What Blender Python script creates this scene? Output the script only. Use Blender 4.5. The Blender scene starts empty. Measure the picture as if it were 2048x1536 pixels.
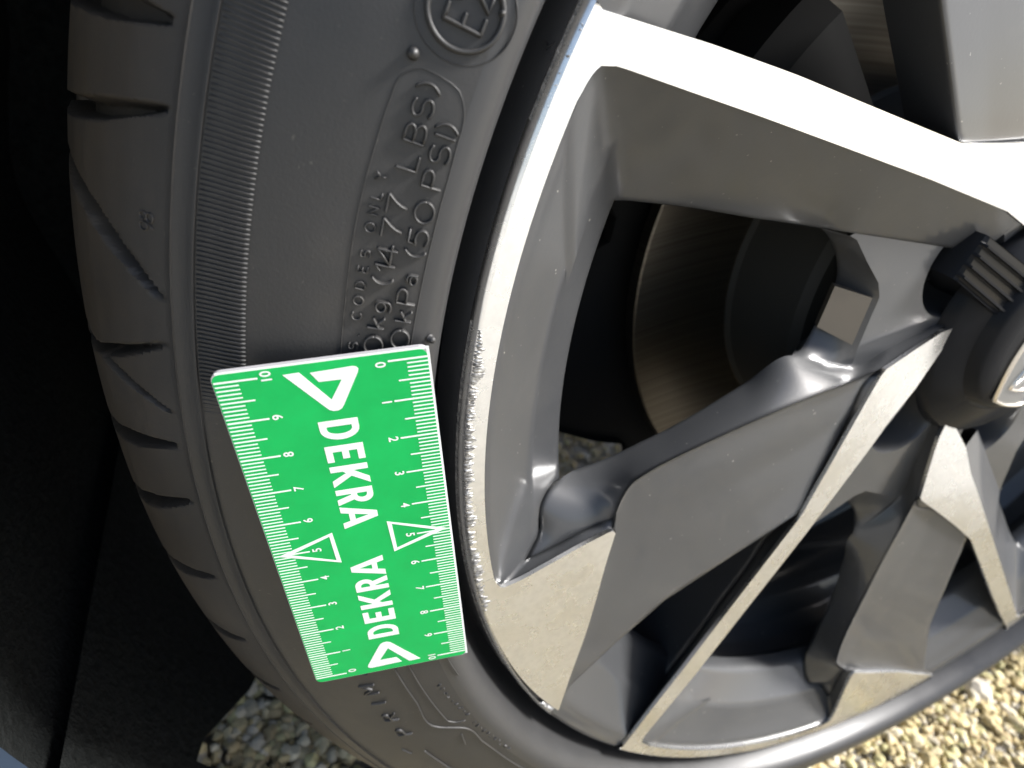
import bpy, bmesh, math, random
import numpy as np
from mathutils import Vector, Matrix, noise
from mathutils.geometry import tessellate_polygon
S = bpy.context.scene
COL = S.collection
R = math.radians
HUB = Vector((0, 0, 0.312))          # wheel centre above the ground; wheel axis is world Y, outside is -Y

# ------------------------------------------------------------------ camera, sky, sun, exposure
cd = bpy.data.cameras.new('camera'); cam = bpy.data.objects.new('camera', cd); COL.objects.link(cam)
cd.sensor_width = 36.0; cd.lens = 22.783; cd.clip_start = 0.01; cd.clip_end = 500
cx = Vector((0.90440, -0.37207, 0.20906)); cy = Vector((0.0, 0.48985, 0.87181)); cz = -Vector((0.42679, 0.78842, -0.44299))
cx.normalize(); cz = (cz - cx * cz.dot(cx)).normalized(); cy = cz.cross(cx)
m = Matrix((cx, cy, cz)).transposed().to_4x4(); m.translation = HUB + Vector((-0.28759, -0.12275, 0.05303))
cam.matrix_world = m
cd.dof.use_dof = True; cd.dof.focus_distance = 0.155; cd.dof.aperture_fstop = 15.0
S.camera = cam

SUN_DIR = Vector((0.62, -0.33, 0.71)).normalized()      # towards the sun
W = bpy.data.worlds.new('World'); S.world = W; W.use_nodes = True
wn = W.node_tree.nodes; bg = wn['Background']; sky = wn.new('ShaderNodeTexSky')
sky.sky_type = 'NISHITA'; sky.sun_disc = False
sky.sun_elevation = math.asin(SUN_DIR.z); sky.sun_rotation = math.atan2(SUN_DIR.x, SUN_DIR.y)
sky.altitude = 100; sky.air_density = 1.0; sky.dust_density = 3.0; sky.ozone_density = 1.0
W.node_tree.links.new(sky.outputs[0], bg.inputs[0]); bg.inputs[1].default_value = 0.065
sl = bpy.data.lights.new('sun', 'SUN'); sl.energy = 3.0; sl.angle = R(13); sl.color = (1.0, 0.985, 0.965)
so = bpy.data.objects.new('sun', sl); COL.objects.link(so); so.rotation_euler = SUN_DIR.to_track_quat('Z', 'Y').to_euler()
S.view_settings.view_transform = 'Standard'; S.view_settings.look = 'None'
S.view_settings.exposure = 1.75; S.view_settings.gamma = 1.0

# ------------------------------------------------------------------ materials
def mat(name, base, rough=0.5, metal=0.0, coat=0.0, coat_rough=0.05, spec=0.5):
    mt = bpy.data.materials.new(name); mt.use_nodes = True
    b = mt.node_tree.nodes['Principled BSDF']
    b.inputs['Base Color'].default_value = (*base, 1); b.inputs['Roughness'].default_value = rough
    b.inputs['Metallic'].default_value = metal; b.inputs['Coat Weight'].default_value = coat
    b.inputs['Coat Roughness'].default_value = coat_rough; b.inputs['Specular IOR Level'].default_value = spec
    return mt, mt.node_tree.nodes, mt.node_tree.links, b
def nz(n, l, scale, detail=4, rough=0.6, coord='Object', stretch=None):
    tc = n.new('ShaderNodeTexCoord'); t = n.new('ShaderNodeTexNoise')
    t.inputs['Scale'].default_value = scale; t.inputs['Detail'].default_value = detail; t.inputs['Roughness'].default_value = rough
    if stretch:
        mp = n.new('ShaderNodeMapping'); mp.inputs['Scale'].default_value = stretch
        l.new(tc.outputs[coord], mp.inputs[0]); l.new(mp.outputs[0], t.inputs['Vector'])
    else: l.new(tc.outputs[coord], t.inputs['Vector'])
    return t
def ramp(n, l, src, stops):
    r = n.new('ShaderNodeValToRGB'); e = r.color_ramp.elements
    e[0].position, e[0].color = stops[0][0], (*stops[0][1], 1); e[1].position, e[1].color = stops[-1][0], (*stops[-1][1], 1)
    for p, c in stops[1:-1]:
        x = e.new(p); x.color = (*c, 1)
    l.new(src, r.inputs[0]); return r
def bump(n, l, b, src, strength, dist=0.001):
    bp = n.new('ShaderNodeBump'); bp.inputs['Strength'].default_value = strength; bp.inputs['Distance'].default_value = dist
    l.new(src, bp.inputs['Height']); l.new(bp.outputs[0], b.inputs['Normal']); return bp
def g3(v): return (v, v, v)

# tyre rubber: dull black with a film of dust
RUB, n, l, b = mat('rubber', (.04, .04, .04), .62, spec=.5)
t1 = nz(n, l, 18, 5, .65); r1 = ramp(n, l, t1.outputs[0], [(.32, (.022, .0217, .0212)), (.55, (.029, .0282, .0273)), (.8, (.050, .0455, .039))])
t2 = nz(n, l, 700, 2, .6); r2 = ramp(n, l, t2.outputs[0], [(.70, g3(0)), (.82, g3(1))])
mx = n.new('ShaderNodeMix'); mx.data_type = 'RGBA'; mx.inputs['B'].default_value = (.16, .15, .12, 1)
mlt = n.new('ShaderNodeMath'); mlt.operation = 'MULTIPLY'; mlt.inputs[1].default_value = .5
l.new(r2.outputs[0], mlt.inputs[0]); l.new(mlt.outputs[0], mx.inputs['Factor']); l.new(r1.outputs[0], mx.inputs['A'])
tc = n.new('ShaderNodeTexCoord'); sp = n.new('ShaderNodeSeparateXYZ'); l.new(tc.outputs['Object'], sp.inputs[0]); cb = n.new('ShaderNodeCombineXYZ'); l.new(sp.outputs[0], cb.inputs[0]); l.new(sp.outputs[2], cb.inputs[1])
ln = n.new('ShaderNodeVectorMath'); ln.operation = 'LENGTH'; l.new(cb.outputs[0], ln.inputs[0])
mr = n.new('ShaderNodeMapRange'); mr.inputs['From Min'].default_value = .291; mr.inputs['From Max'].default_value = .312; l.new(ln.outputs['Value'], mr.inputs[0])
nd = nz(n, l, 55, 6, .7); md = n.new('ShaderNodeMath'); md.operation = 'MULTIPLY'; l.new(mr.outputs[0], md.inputs[0]); l.new(nd.outputs[0], md.inputs[1])
m2 = n.new('ShaderNodeMix'); m2.data_type = 'RGBA'; m2.inputs['B'].default_value = (.075, .056, .034, 1); l.new(md.outputs[0], m2.inputs['Factor']); l.new(mx.outputs['Result'], m2.inputs['A']); l.new(m2.outputs['Result'], b.inputs['Base Color'])
rr = ramp(n, l, t1.outputs[0], [(.3, g3(.42)), (.8, g3(.66))]); l.new(rr.outputs[0], b.inputs['Roughness'])
t3 = nz(n, l, 1500, 3, .6); bump(n, l, b, t3.outputs[0], .10, .0006)

SMO, n, l, b = mat('smooth_rubber', (.028, .028, .0285), .42, spec=.6)
t1 = nz(n, l, 60, 4, .6); rr = ramp(n, l, t1.outputs[0], [(.3, g3(.36)), (.8, g3(.50))]); l.new(rr.outputs[0], b.inputs['Roughness'])

# machined (diamond turned) aluminium, lacquered
def machined(name, base, rough, aniso):
    MA, n, l, b = mat(name, base, rough, 1.0, coat=.25, coat_rough=.08)
    tc = n.new('ShaderNodeTexCoord'); cr = n.new('ShaderNodeVectorMath'); cr.operation = 'CROSS_PRODUCT'; cr.inputs[1].default_value = (0, 1, 0)
    nm = n.new('ShaderNodeVectorMath'); nm.operation = 'NORMALIZE'
    vt = n.new('ShaderNodeVectorTransform'); vt.vector_type = 'VECTOR'; vt.convert_from = 'OBJECT'; vt.convert_to = 'WORLD'
    l.new(tc.outputs['Object'], cr.inputs[0]); l.new(cr.outputs[0], nm.inputs[0]); l.new(nm.outputs[0], vt.inputs[0]); l.new(vt.outputs[0], b.inputs['Tangent'])
    b.inputs['Anisotropic'].default_value = aniso
    t = nz(n, l, 60, 5, .6); r = ramp(n, l, t.outputs[0], [(.3, g3(rough - .04)), (.75, g3(rough + .06))]); l.new(r.outputs[0], b.inputs['Roughness'])
    t2 = nz(n, l, 420, 3, .6); r2 = ramp(n, l, t2.outputs[0], [(.25, tuple(c * .9 for c in base)), (.6, base)]); l.new(r2.outputs[0], b.inputs['Base Color'])
    return MA
MACH = machined('machined_aluminium', (.88, .88, .87), .27, .45)

# anthracite wheel paint under clear coat, with road film and specks
PNT, n, l, b = mat('anthracite_paint', (.085, .085, .09), .5, .0, coat=.65, coat_rough=.08, spec=.3)
t1 = nz(n, l, 26, 5, .6); t2 = nz(n, l, 620, 2, .5)
r1 = ramp(n, l, t1.outputs[0], [(.3, (.040, .0415, .0445)), (.6, (.047, .048, .0495)), (.85, (.070, .068, .064))])
r2 = ramp(n, l, t2.outputs[0], [(.73, g3(0)), (.80, g3(1))])
mx = n.new('ShaderNodeMix'); mx.data_type = 'RGBA'; mx.inputs['B'].default_value = (.34, .33, .29, 1)
mlt = n.new('ShaderNodeMath'); mlt.operation = 'MULTIPLY'; mlt.inputs[1].default_value = .55
l.new(r2.outputs[0], mlt.inputs[0]); l.new(mlt.outputs[0], mx.inputs['Factor']); l.new(r1.outputs[0], mx.inputs['A']); l.new(mx.outputs['Result'], b.inputs['Base Color'])
rr = ramp(n, l, t1.outputs[0], [(.3, g3(.36)), (.8, g3(.52))]); l.new(rr.outputs[0], b.inputs['Roughness'])
rc = ramp(n, l, t1.outputs[0], [(.3, g3(.07)), (.85, g3(.20))]); l.new(rc.outputs[0], b.inputs['Coat Roughness'])
t3 = nz(n, l, 900, 2, .5); bpn = bump(n, l, b, t3.outputs[0], .05, .0004)
bv = n.new('ShaderNodeBevel'); bv.samples = 6; bv.inputs['Radius'].default_value = .0026; l.new(bv.outputs[0], bpn.inputs['Normal']); l.new(bv.outputs[0], b.inputs['Coat Normal'])

BLK, n, l, b = mat('gloss_black_plastic', (.010, .0105, .012), .22, spec=.07)
LOGO, *_ = mat('emblem_metal', (.62, .58, .52), .25, 1.0)
EMB, *_ = mat('emblem_face', (.14, .14, .135), .3, .4, coat=.5)
RAW, n, l, b = mat('scraped_aluminium', (.62, .61, .58), .5, 1.0)
t1 = nz(n, l, 420, 5, .7); r1 = ramp(n, l, t1.outputs[0], [(.36, (.10, .098, .095)), (.50, (.36, .355, .345)), (.66, (.80, .79, .77))]); l.new(r1.outputs[0], b.inputs['Base Color'])
rr = ramp(n, l, t1.outputs[0], [(.3, g3(.75)), (.7, g3(.38))]); l.new(rr.outputs[0], b.inputs['Roughness']); rm = ramp(n, l, t1.outputs[0], [(.35, g3(.3)), (.5, g3(1))]); l.new(rm.outputs[0], b.inputs['Metallic'])
DISC, n, l, b = mat('brake_disc_steel', (.42, .40, .36), .42, 1.0)
t1 = nz(n, l, 40, 4, .6); tc = n.new('ShaderNodeTexCoord')
sp = n.new('ShaderNodeSeparateXYZ'); l.new(tc.outputs['Object'], sp.inputs[0]); cb = n.new('ShaderNodeCombineXYZ'); l.new(sp.outputs[0], cb.inputs[0]); l.new(sp.outputs[2], cb.inputs[1])
ln = n.new('ShaderNodeVectorMath'); ln.operation = 'LENGTH'; l.new(cb.outputs[0], ln.inputs[0])
ts = n.new('ShaderNodeTexNoise'); ts.noise_dimensions = '1D'; ts.inputs['Scale'].default_value = 700; ts.inputs['Detail'].default_value = 3; l.new(ln.outputs['Value'], ts.inputs['W'])
r1 = ramp(n, l, ts.outputs[0], [(.3, (.15, .13, .105)), (.7, (.21, .19, .155))]); l.new(r1.outputs[0], b.inputs['Base Color'])
RUST, n, l, b = mat('rusty_iron', (.12, .06, .035), .8)
t1 = nz(n, l, 90, 5, .65); r1 = ramp(n, l, t1.outputs[0], [(.3, (.05, .032, .025)), (.7, (.17, .085, .05))]); l.new(r1.outputs[0], b.inputs['Base Color'])
CAST, *_ = mat('cast_hat', (.035, .036, .033), .7, .0)
GREY, *_ = mat('reflection_pad_metal', (.15, .135, .115), .5, .7)  # only for the added pad that imitates the end wall's reflection
LIN, n, l, b = mat('liner_felt', (.03, .03, .03), .95, spec=.15)
t1 = nz(n, l, 260, 4, .7); r1 = ramp(n, l, t1.outputs[0], [(.3, (.005, .0062, .006)), (.7, (.016, .0175, .017))]); l.new(r1.outputs[0], b.inputs['Base Color']); bump(n, l, b, t1.outputs[0], 1.0, .004)
BODY, n, l, b = mat('body_paint', (.045, .065, .10), .35, .5, coat=1.0, coat_rough=.04)
UND, *_ = mat('underbody_black', (.012, .012, .012), .9, spec=.2)
GRN, n, l, b = mat('card_green', (.0, .50, .11), .45, spec=.3)
t1 = nz(n, l, 70, 5, .65); r1 = ramp(n, l, t1.outputs[0], [(.3, (.0, .34, .070)), (.7, (.001, .41, .087))]); l.new(r1.outputs[0], b.inputs['Base Color'])
rr = ramp(n, l, t1.outputs[0], [(.3, g3(.36)), (.7, g3(.58))]); l.new(rr.outputs[0], b.inputs['Roughness']); bump(n, l, b, t1.outputs[0], .08, .001)
WHT, *_ = mat('card_white', (.74, .76, .74), .45)
EDG, *_ = mat('card_edge', (.36, .35, .36), .5)
SOIL, n, l, b = mat('soil', (.26, .20, .125), .95, spec=.2)
t1 = nz(n, l, 45, 8, .75); r1 = ramp(n, l, t1.outputs[0], [(.28, (.40, .365, .29)), (.5, (.64, .61, .545)), (.75, (.76, .74, .69))]); l.new(r1.outputs[0], b.inputs['Base Color']); bump(n, l, b, t1.outputs[0], 1.0, .02)
STN, n, l, b = mat('stone', (.5, .45, .33), .85, spec=.3)
at = n.new('ShaderNodeAttribute'); at.attribute_name = 'tint'
t1 = nz(n, l, 160, 4, .7); r1 = ramp(n, l, t1.outputs[0], [(.25, g3(.74)), (.7, g3(1.05))])
mm = n.new('ShaderNodeMix'); mm.data_type = 'RGBA'; mm.blend_type = 'MULTIPLY'; mm.inputs['Factor'].default_value = 1
l.new(at.outputs['Color'], mm.inputs['A']); l.new(r1.outputs[0], mm.inputs['B']); l.new(mm.outputs['Result'], b.inputs['Base Color']); bump(n, l, b, t1.outputs[0], .4, .002)

# ------------------------------------------------------------------ helpers
def link(o, parent=None, label=None, cat=None, group=None, kind=None):
    if o.name not in COL.objects: COL.objects.link(o)
    if parent: o.parent = parent
    if label: o['label'] = label
    if cat: o['category'] = cat
    if group: o['group'] = group
    if kind: o['kind'] = kind
    return o
def empty(name, loc, label, cat, group=None):
    o = bpy.data.objects.new(name, None); o.empty_display_size = .05; o.location = loc
    return link(o, None, label, cat, group)
def mesh(name, verts, faces, mats, parent=None, smooth=True, auto=None, fm=None, **kw):
    me = bpy.data.meshes.new(name); me.from_pydata([tuple(v) for v in verts], [], [tuple(f) for f in faces])
    for mt in (mats if isinstance(mats, (list, tuple)) else [mats]): me.materials.append(mt)
    if fm is not None: me.polygons.foreach_set('material_index', fm)
    me.polygons.foreach_set('use_smooth', [smooth] * len(me.polygons))
    if auto is not None: me.set_sharp_from_angle(angle=R(auto))
    me.update()
    o = bpy.data.objects.new(name, me); return link(o, parent, **kw)
def recalc(o):
    bm = bmesh.new(); bm.from_mesh(o.data); bmesh.ops.remove_doubles(bm, verts=bm.verts, dist=1e-6)
    bmesh.ops.recalc_face_normals(bm, faces=bm.faces); bm.to_mesh(o.data); bm.free(); return o
def resample(pts, k, smooth=True):
    P = np.array(pts, float); d = np.r_[0, np.cumsum(np.linalg.norm(np.diff(P, axis=0), axis=1))]; s = np.linspace(0, d[-1], k)
    if not smooth or len(P) < 3: return np.stack([np.interp(s, d, P[:, i]) for i in range(3)], 1)
    # monotone-ish cubic (Catmull-Rom on chord length)
    T = np.gradient(P, d, axis=0); j = np.clip(np.searchsorted(d, s, side='right') - 1, 0, len(d) - 2)
    h = (d[j + 1] - d[j])[:, None]; t = ((s - d[j])[:, None]) / h
    T = np.where(np.abs(T) > 0, T, 0)
    return (2*t**3 - 3*t**2 + 1)*P[j] + (t**3 - 2*t**2 + t)*h*T[j] + (-2*t**3 + 3*t**2)*P[j + 1] + (t**3 - t**2)*h*T[j + 1]
class MB:
    def __init__(s): s.v = []; s.f = []; s.m = []
    def add(s, verts, faces, mi=0):
        o = len(s.v); s.v += [tuple(v) for v in verts]; s.f += [tuple(i + o for i in f) for f in faces]; s.m += [mi] * len(faces)
    def grid(s, rows, mi=0, close=False):
        R_, C = len(rows), len(rows[0]); V = [v for r in rows for v in r]; F = []
        for i in range(R_ - 1):
            for j in range(C if close else C - 1):
                k = (j + 1) % C; F.append((i*C + j, i*C + k, (i+1)*C + k, (i+1)*C + j))
        s.add(V, F, mi)
    def loft(s, a, b, k=40, rows=8, mi=0, smooth=True, prof=None, bulge=None, index=False):
        if index:
            a_, b_ = np.array(a, float), np.array(b, float); d = np.r_[0, np.cumsum(np.linalg.norm(np.diff(a_, axis=0), axis=1) + np.linalg.norm(np.diff(b_, axis=0), axis=1))]
            t_ = np.linspace(0, d[-1], k)
            def herm(P):
                sl = np.diff(P, axis=0) / np.diff(d)[:, None]; T = np.zeros_like(P); T[0], T[-1] = sl[0], sl[-1]
                pr = sl[:-1] * sl[1:]; T[1:-1] = np.where(pr > 0, 2 * pr / np.where(np.abs(sl[:-1] + sl[1:]) < 1e-12, 1, sl[:-1] + sl[1:]), 0)      # monotone: no overshoot
                j = np.clip(np.searchsorted(d, t_, side='right') - 1, 0, len(d) - 2); h = (d[j+1] - d[j])[:, None]; t = (t_ - d[j])[:, None] / h
                return (2*t**3 - 3*t**2 + 1)*P[j] + (t**3 - 2*t**2 + t)*h*T[j] + (-2*t**3 + 3*t**2)*P[j+1] + (t**3 - t**2)*h*T[j+1]
            A, B = herm(a_), herm(b_)
        else: A = resample(a, k, smooth); B = resample(b, k, smooth)
        out = []
        for t in np.linspace(0, 1, rows):
            p = prof(t) if prof else t; q = A + (B - A) * p
            if bulge is not None: q = q + np.array([[0, bulge * math.sin(math.pi * t), 0]])
            out.append(q)
        s.grid(out, mi)
    def build(s, name, mats, parent=None, smooth=True, auto=40, fix=True, **kw):
        o = mesh(name, s.v, s.f, mats, parent, smooth, None, s.m, **kw)
        if fix: recalc(o)
        if auto: o.data.set_sharp_from_angle(angle=R(auto))
        return o
def orient(o, axis=(0, -1, 0)):
    """make an open sheet face the given side on average"""
    a = Vector(axis); s = sum(p.normal.dot(a) * p.area for p in o.data.polygons)
    if s < 0: o.data.flip_normals()
    return o
def revolve(prof, a0, a1, step, mb, mi=0):
    nst = max(2, int(round((a1 - a0) / step))); full = abs(a1 - a0 - 360) < 1e-6
    A = [R(a0 + (a1 - a0) * i / nst) for i in range(nst if full else nst + 1)]
    rows = [[(r * math.cos(t), y, r * math.sin(t)) for t in A] for r, y in prof]
    mb.grid(rows, mi, close=full)
def polar(r, a, y): t = R(a); return Vector((r * math.cos(t), y, r * math.sin(t)))
def mm(pts): return [(x / 1000, y / 1000, z / 1000) for x, y, z in pts]
def tube(mb, pts, w, h, norm, mi=0, sink=.0002):
    """a moulded ridge of width w and height h along pts lying on a surface with outward normals norm"""
    P = [Vector(p) for p in pts]; rows = []
    for i, p in enumerate(P):
        t = (P[min(i + 1, len(P) - 1)] - P[max(i - 1, 0)])
        if t.length < 1e-9: t = Vector((1, 0, 0))
        t.normalize(); nn = norm[i]; sd = nn.cross(t).normalized()
        rows.append([p + sd * (w * .5 * a) + nn * (h * c - sink * (1 - c)) for a, c in ((-1, 0), (-.78, .72), (-.35, 1), (.35, 1), (.78, .72), (1, 0))])
    e0 = P[0] + (P[0] - P[1]).normalized() * w * .4 - norm[0] * sink; e1 = P[-1] + (P[-1] - P[-2]).normalized() * w * .4 - norm[-1] * sink
    mb.grid(rows, mi); o = len(mb.v); mb.v += [tuple(e0), tuple(e1)]; a = o - 6 * len(P); z = o - 6
    for j in range(5): mb.f += [(o, a + j + 1, a + j), (o + 1, z + j, z + j + 1)]; mb.m += [mi, mi]

# ------------------------------------------------------------------ ground
bpy_ground = None
gb = MB(); xs = [-60, -8, -2, -.9, -.3, .3, .9, 2, 8, 60]; gb.grid([[(x, y, -.004) for x in xs] for y in xs])
g = gb.build('ground', SOIL, None, kind='structure', auto=None); orient(g, (0, 0, 1)); g['label'] = 'cream stony ground'

DATA = {
'stripe_left': [(-44.27,12.16,0.18),(-50.19,11.39,-1.07),(-62.83,9.66,-7.69),(-76.45,7.76,-15.16),(-78.79,7.05,-34.57),(-81.66,5.97,-54.76),(-85.22,4.6,-75.7),(-93.52,3.55,-96.49),(-102.19,2.43,-118.08),(-111.25,1.25,-140.52),(-120.15,0.51,-164.42),(-129.01,0.0,-190.4)],
'stripe_right': [(-41.33,12.22,-1.13),(-43.66,12.11,-9.67),(-48.21,10.93,-23.57),(-59.63,8.29,-43.42),(-52.38,10.18,-27.91),(-77.05,4.57,-84.8),(-93.18,2.5,-123.61),(-104.14,1.07,-150.13),(-113.61,0.42,-173.64),(-118.87,0.12,-186.55),(-119.62,0.06,-189.36),(-119.57,0.03,-190.69)],
'cream_top': [(-211.98,0.0,-80.57),(-210.46,0.0,-83.21),(-208.26,0.0,-85.11),(-205.14,0.11,-84.27),(-195.37,0.35,-79.3),(-185.06,0.61,-73.48),(-177.54,0.8,-69.67),(-174.95,0.86,-68.56),(-173.77,0.88,-68.73),(-172.94,0.89,-69.55)],
'cream_right': [(-172.94,0.89,-69.55),(-172.39,0.78,-82.79),(-171.24,0.65,-98.07),(-170.48,0.48,-113.58),(-170.59,0.22,-133.45),(-170.39,0.0,-153.69)],
'flank_a': [[(-221.85,2.6,40.6),(-221.08,1.2,46.8),(-219.83,1.2,51.46),(-219.19,1.2,52.76),(-218.5,1.2,53.88),(-217.62,1.25,54.81),(-216.36,1.27,55.27),(-213.43,1.34,55.42),(-199.38,1.64,54.4),(-173.82,2.33,52.65),(-144.92,3.77,50.39),(-120.13,5.0,48.47),(-40.03,11.65,41.06)],[(-206.23,11.8,5.64),(-206.62,10.3,13.68),(-206.03,10.7,19.94),(-204.94,12.0,22.34),(-202.59,14.5,24.21),(-199.34,17.2,25.57),(-195.38,19.3,26.23),(-188.66,20.5,26.6),(-169.18,21.0,27.05),(-144.99,21.0,26.71),(-119.98,20.0,26.86),(-109.88,16.4,27.47),(-44.89,16.4,27.16)]],
'ridge': [(-171.81,2.11,-70.75),(-173.27,2.2,-66.23),(-173.19,3.5,-61.41),(-170.53,4.5,-53.98),(-165.74,5.0,-50.37),(-156.07,6.0,-45.87),(-131.96,7.0,-35.51),(-106.0,8.0,-25.38),(-88.44,9.0,-20.21),(-77.81,9.5,-16.11)],
'flank_b': [[(-203.54,6.8,-86.62),(-199.22,7.2,-83.15),(-193.82,7.0,-80.08),(-188.37,6.8,-76.98),(-181.25,6.2,-72.1),(-176.15,5.5,-69.09),(-173.67,4.2,-66.48),(-173.17,3.4,-63.29),(-172.53,4.0,-59.74),(-170.53,4.5,-53.98),(-165.74,5.0,-50.37),(-156.07,6.0,-45.87),(-131.96,7.0,-35.51),(-106.0,8.0,-25.38),(-88.44,9.0,-20.21),(-77.81,9.5,-16.11),(-47.27,13.3,0.52)],[(-203.91,8.5,-90.31),(-199.78,9.2,-84.53),(-196.44,10.4,-78.89),(-193.48,11.6,-73.23),(-195.08,13.5,-66.3),(-192.17,16.0,-62.32),(-186.04,18.6,-60.51),(-180.46,20.3,-59.02),(-175.14,20.6,-57.42),(-167.14,20.6,-54.14),(-159.95,20.6,-50.35),(-147.83,20.8,-44.25),(-121.8,22.5,-28.77),(-106.58,21.0,-16.57),(-80.91,16.5,-18.5),(-65.61,16.5,-10.38),(-45.16,16.5,0.74)]],
'cream_wall': [[(-171.81,2.11,-70.75),(-173.84,2.07,-69.75),(-176.46,2.01,-70.87),(-184.06,1.82,-74.72),(-194.47,1.56,-80.6),(-204.33,1.31,-85.62),(-208.21,1.22,-86.86)],[(-173.17,3.4,-63.29),(-173.67,4.2,-66.48),(-176.15,5.5,-69.09),(-181.25,6.2,-72.1),(-188.37,6.8,-76.98),(-193.82,7.0,-80.08),(-199.22,7.2,-83.15),(-204.23,6.8,-87.33)]],
'facet_low': [(-169.24,1.2,-155.71),(-167.76,1.6,-142.99),(-152.44,2.8,-124.82),(-137.03,3.6,-107.86),(-116.25,4.6,-94.65),(-94.71,5.6,-81.23),(-85.4,6.2,-75.32)],
'facet_right': [(-77.81,9.5,-16.11),(-79.41,10.0,-19.36),(-78.6,10.0,-38.57),(-80.95,8.2,-59.4),(-85.4,6.2,-75.32)],
'stripe_wall': [(-75.82,10.5,-17.22),(-79.1,10.2,-19.47),(-78.28,10.2,-38.7),(-80.47,8.5,-59.66),(-82.35,8.5,-78.53),(-79.85,15.0,-90.89),(-83.61,16.5,-115.56),(-87.9,16.8,-131.22),(-94.99,16.5,-156.84),(-103.36,15.5,-175.79),(-111.77,13.5,-189.17),(-116.09,11.0,-196.71),(-123.46,5.0,-199.97)],
'hub_edge': [(-110.44,16.5,26.44),(-106.71,16.5,25.55),(-97.97,16.5,19.38),(-87.93,16.5,12.84),(-84.05,16.5,7.96),(-83.49,16.5,0.51),(-82.42,16.5,-10.64),(-80.91,16.5,-18.5)],
'hub_back': [(-118.89,21.0,26.82),(-110.45,24.0,24.05),(-97.55,27.0,15.32),(-93.04,28.0,9.08),(-93.39,28.0,0.77),(-94.6,27.0,-3.95),(-100.79,23.5,-15.57),(-106.58,21.0,-16.57)],
'fillet': [(-119.57,0.0,-190.7),(-118.96,0.0,-191.8),(-118.11,-0.0,-192.79),(-117.0,0.0,-193.79),(-115.19,-0.0,-195.13)],
'pad': [(-99.34,22.5,8.63),(-86.29,17.2,7.35),(-85.62,16.8,-9.91),(-98.06,23.2,-6.54)],
'r1': [('S',0.26081,181.08),('.',0.26019,180.57),('C',0.26087,179.66),('O',0.26086,178.93),('D',0.26083,178.24),('E',0.26077,177.51),('S',0.26069,176.84),('O',0.26065,175.71),('N',0.26049,175.01),('L',0.2604,174.38),('Y',0.26072,173.61)],
'r2': [('0',0.25736,180.93),('k',0.25738,179.82),('g',0.25613,179.04),('(',0.2573,177.88),('1',0.25685,177.32),('4',0.25699,176.65),('7',0.25719,175.54),('7',0.25709,174.52),('L',0.2565,172.76),('B',0.2565,171.63),('S',0.25627,170.66),(')',0.25644,169.9)],
'r3': [('0',0.25219,180.47),('k',0.25237,179.32),('P',0.25244,178.37),('a',0.25138,177.56),('(',0.25197,176.39),('5',0.25225,175.67),('0',0.25183,174.54),('P',0.25201,173.14),('S',0.25143,172.1),('I',0.25152,171.44),(')',0.2513,171.05)]
}

# ------------------------------------------------------------------ wheel: root, rim
wheel = empty('car_wheel', HUB, 'car wheel with scraped grey and machined alloy rim and black tyre', 'wheel')
ROT = lambda k: Matrix.Rotation(R(-72 * k), 4, 'Y')      # +72 deg in the X-Z plane seen from outside
rb = MB()
# front flange, painted floor ring, wall, barrel, rear flange
revolve([(.2360, .0130), (.2348, .0068), (.2338, .0030), (.2331, .0019), (.2320, .0016)], 0, 360, .75, rb)
revolve([(.1947, .0262), (.1975, .0290), (.2025, .0330), (.2035, .0420), (.1990, .0500), (.1880, .0560), (.1850, .0620), (.1850, .0900), (.1900, .0980), (.2000, .1040), (.2030, .1100), (.2040, .1650), (.2090, .1710), (.2150, .1740), (.2230, .1760), (.2260, .1800), (.2230, .1830), (.2120, .1820), (.2090, .1760)], 0, 360, .75, rb)
RINGP = [(.2320, .0016), (.2266, .0016), (.2250, .0019), (.2238, .0027), (.2180, .0058), (.2110, .0093), (.2090, .0102), (.2078, .0112), (.2070, .0122), (.1972, .0186), (.1958, .0200), (.1949, .0216), (.1947, .0262)]
rim = rb.build('alloy_rim', PNT, wheel, auto=32)
dt = DATA
def sector(fn, name, mats, auto=35, copies=5):
    mb = MB(); fn(mb); o0 = mb.build(name, mats, rim, auto=auto); orient(o0)
    for k in range(1, copies):
        c = o0.copy(); COL.objects.link(c); c.parent = rim; c.matrix_local = ROT(k)
    return o0
def arc(r, a0, a1, y, k): return [tuple(polar(r, a0 + (a1 - a0) * i / (k - 1), y)) for i in range(k)]
def ang(p): return math.degrees(math.atan2(p[2], p[0])) % 360
SLe, SRi = mm(dt['stripe_left']), mm(dt['stripe_right'])
CT, CR = mm(dt['cream_top']), mm(dt['cream_right'])
RL = .2268; RO = .2319
def dish(r): return float(np.interp(r, [0, .044, .0775, .114, .186, .2266, .3], [.0125, .0122, .0078, .0046, .0009, 0, 0]))
def on_face(p): return (p[0], dish(math.hypot(p[0], p[2])), p[2])
def skirt(mb, line, depth):
    a = np.array(line); b = a.copy(); b[:, 1] += depth; mb.grid([a, b])
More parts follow.
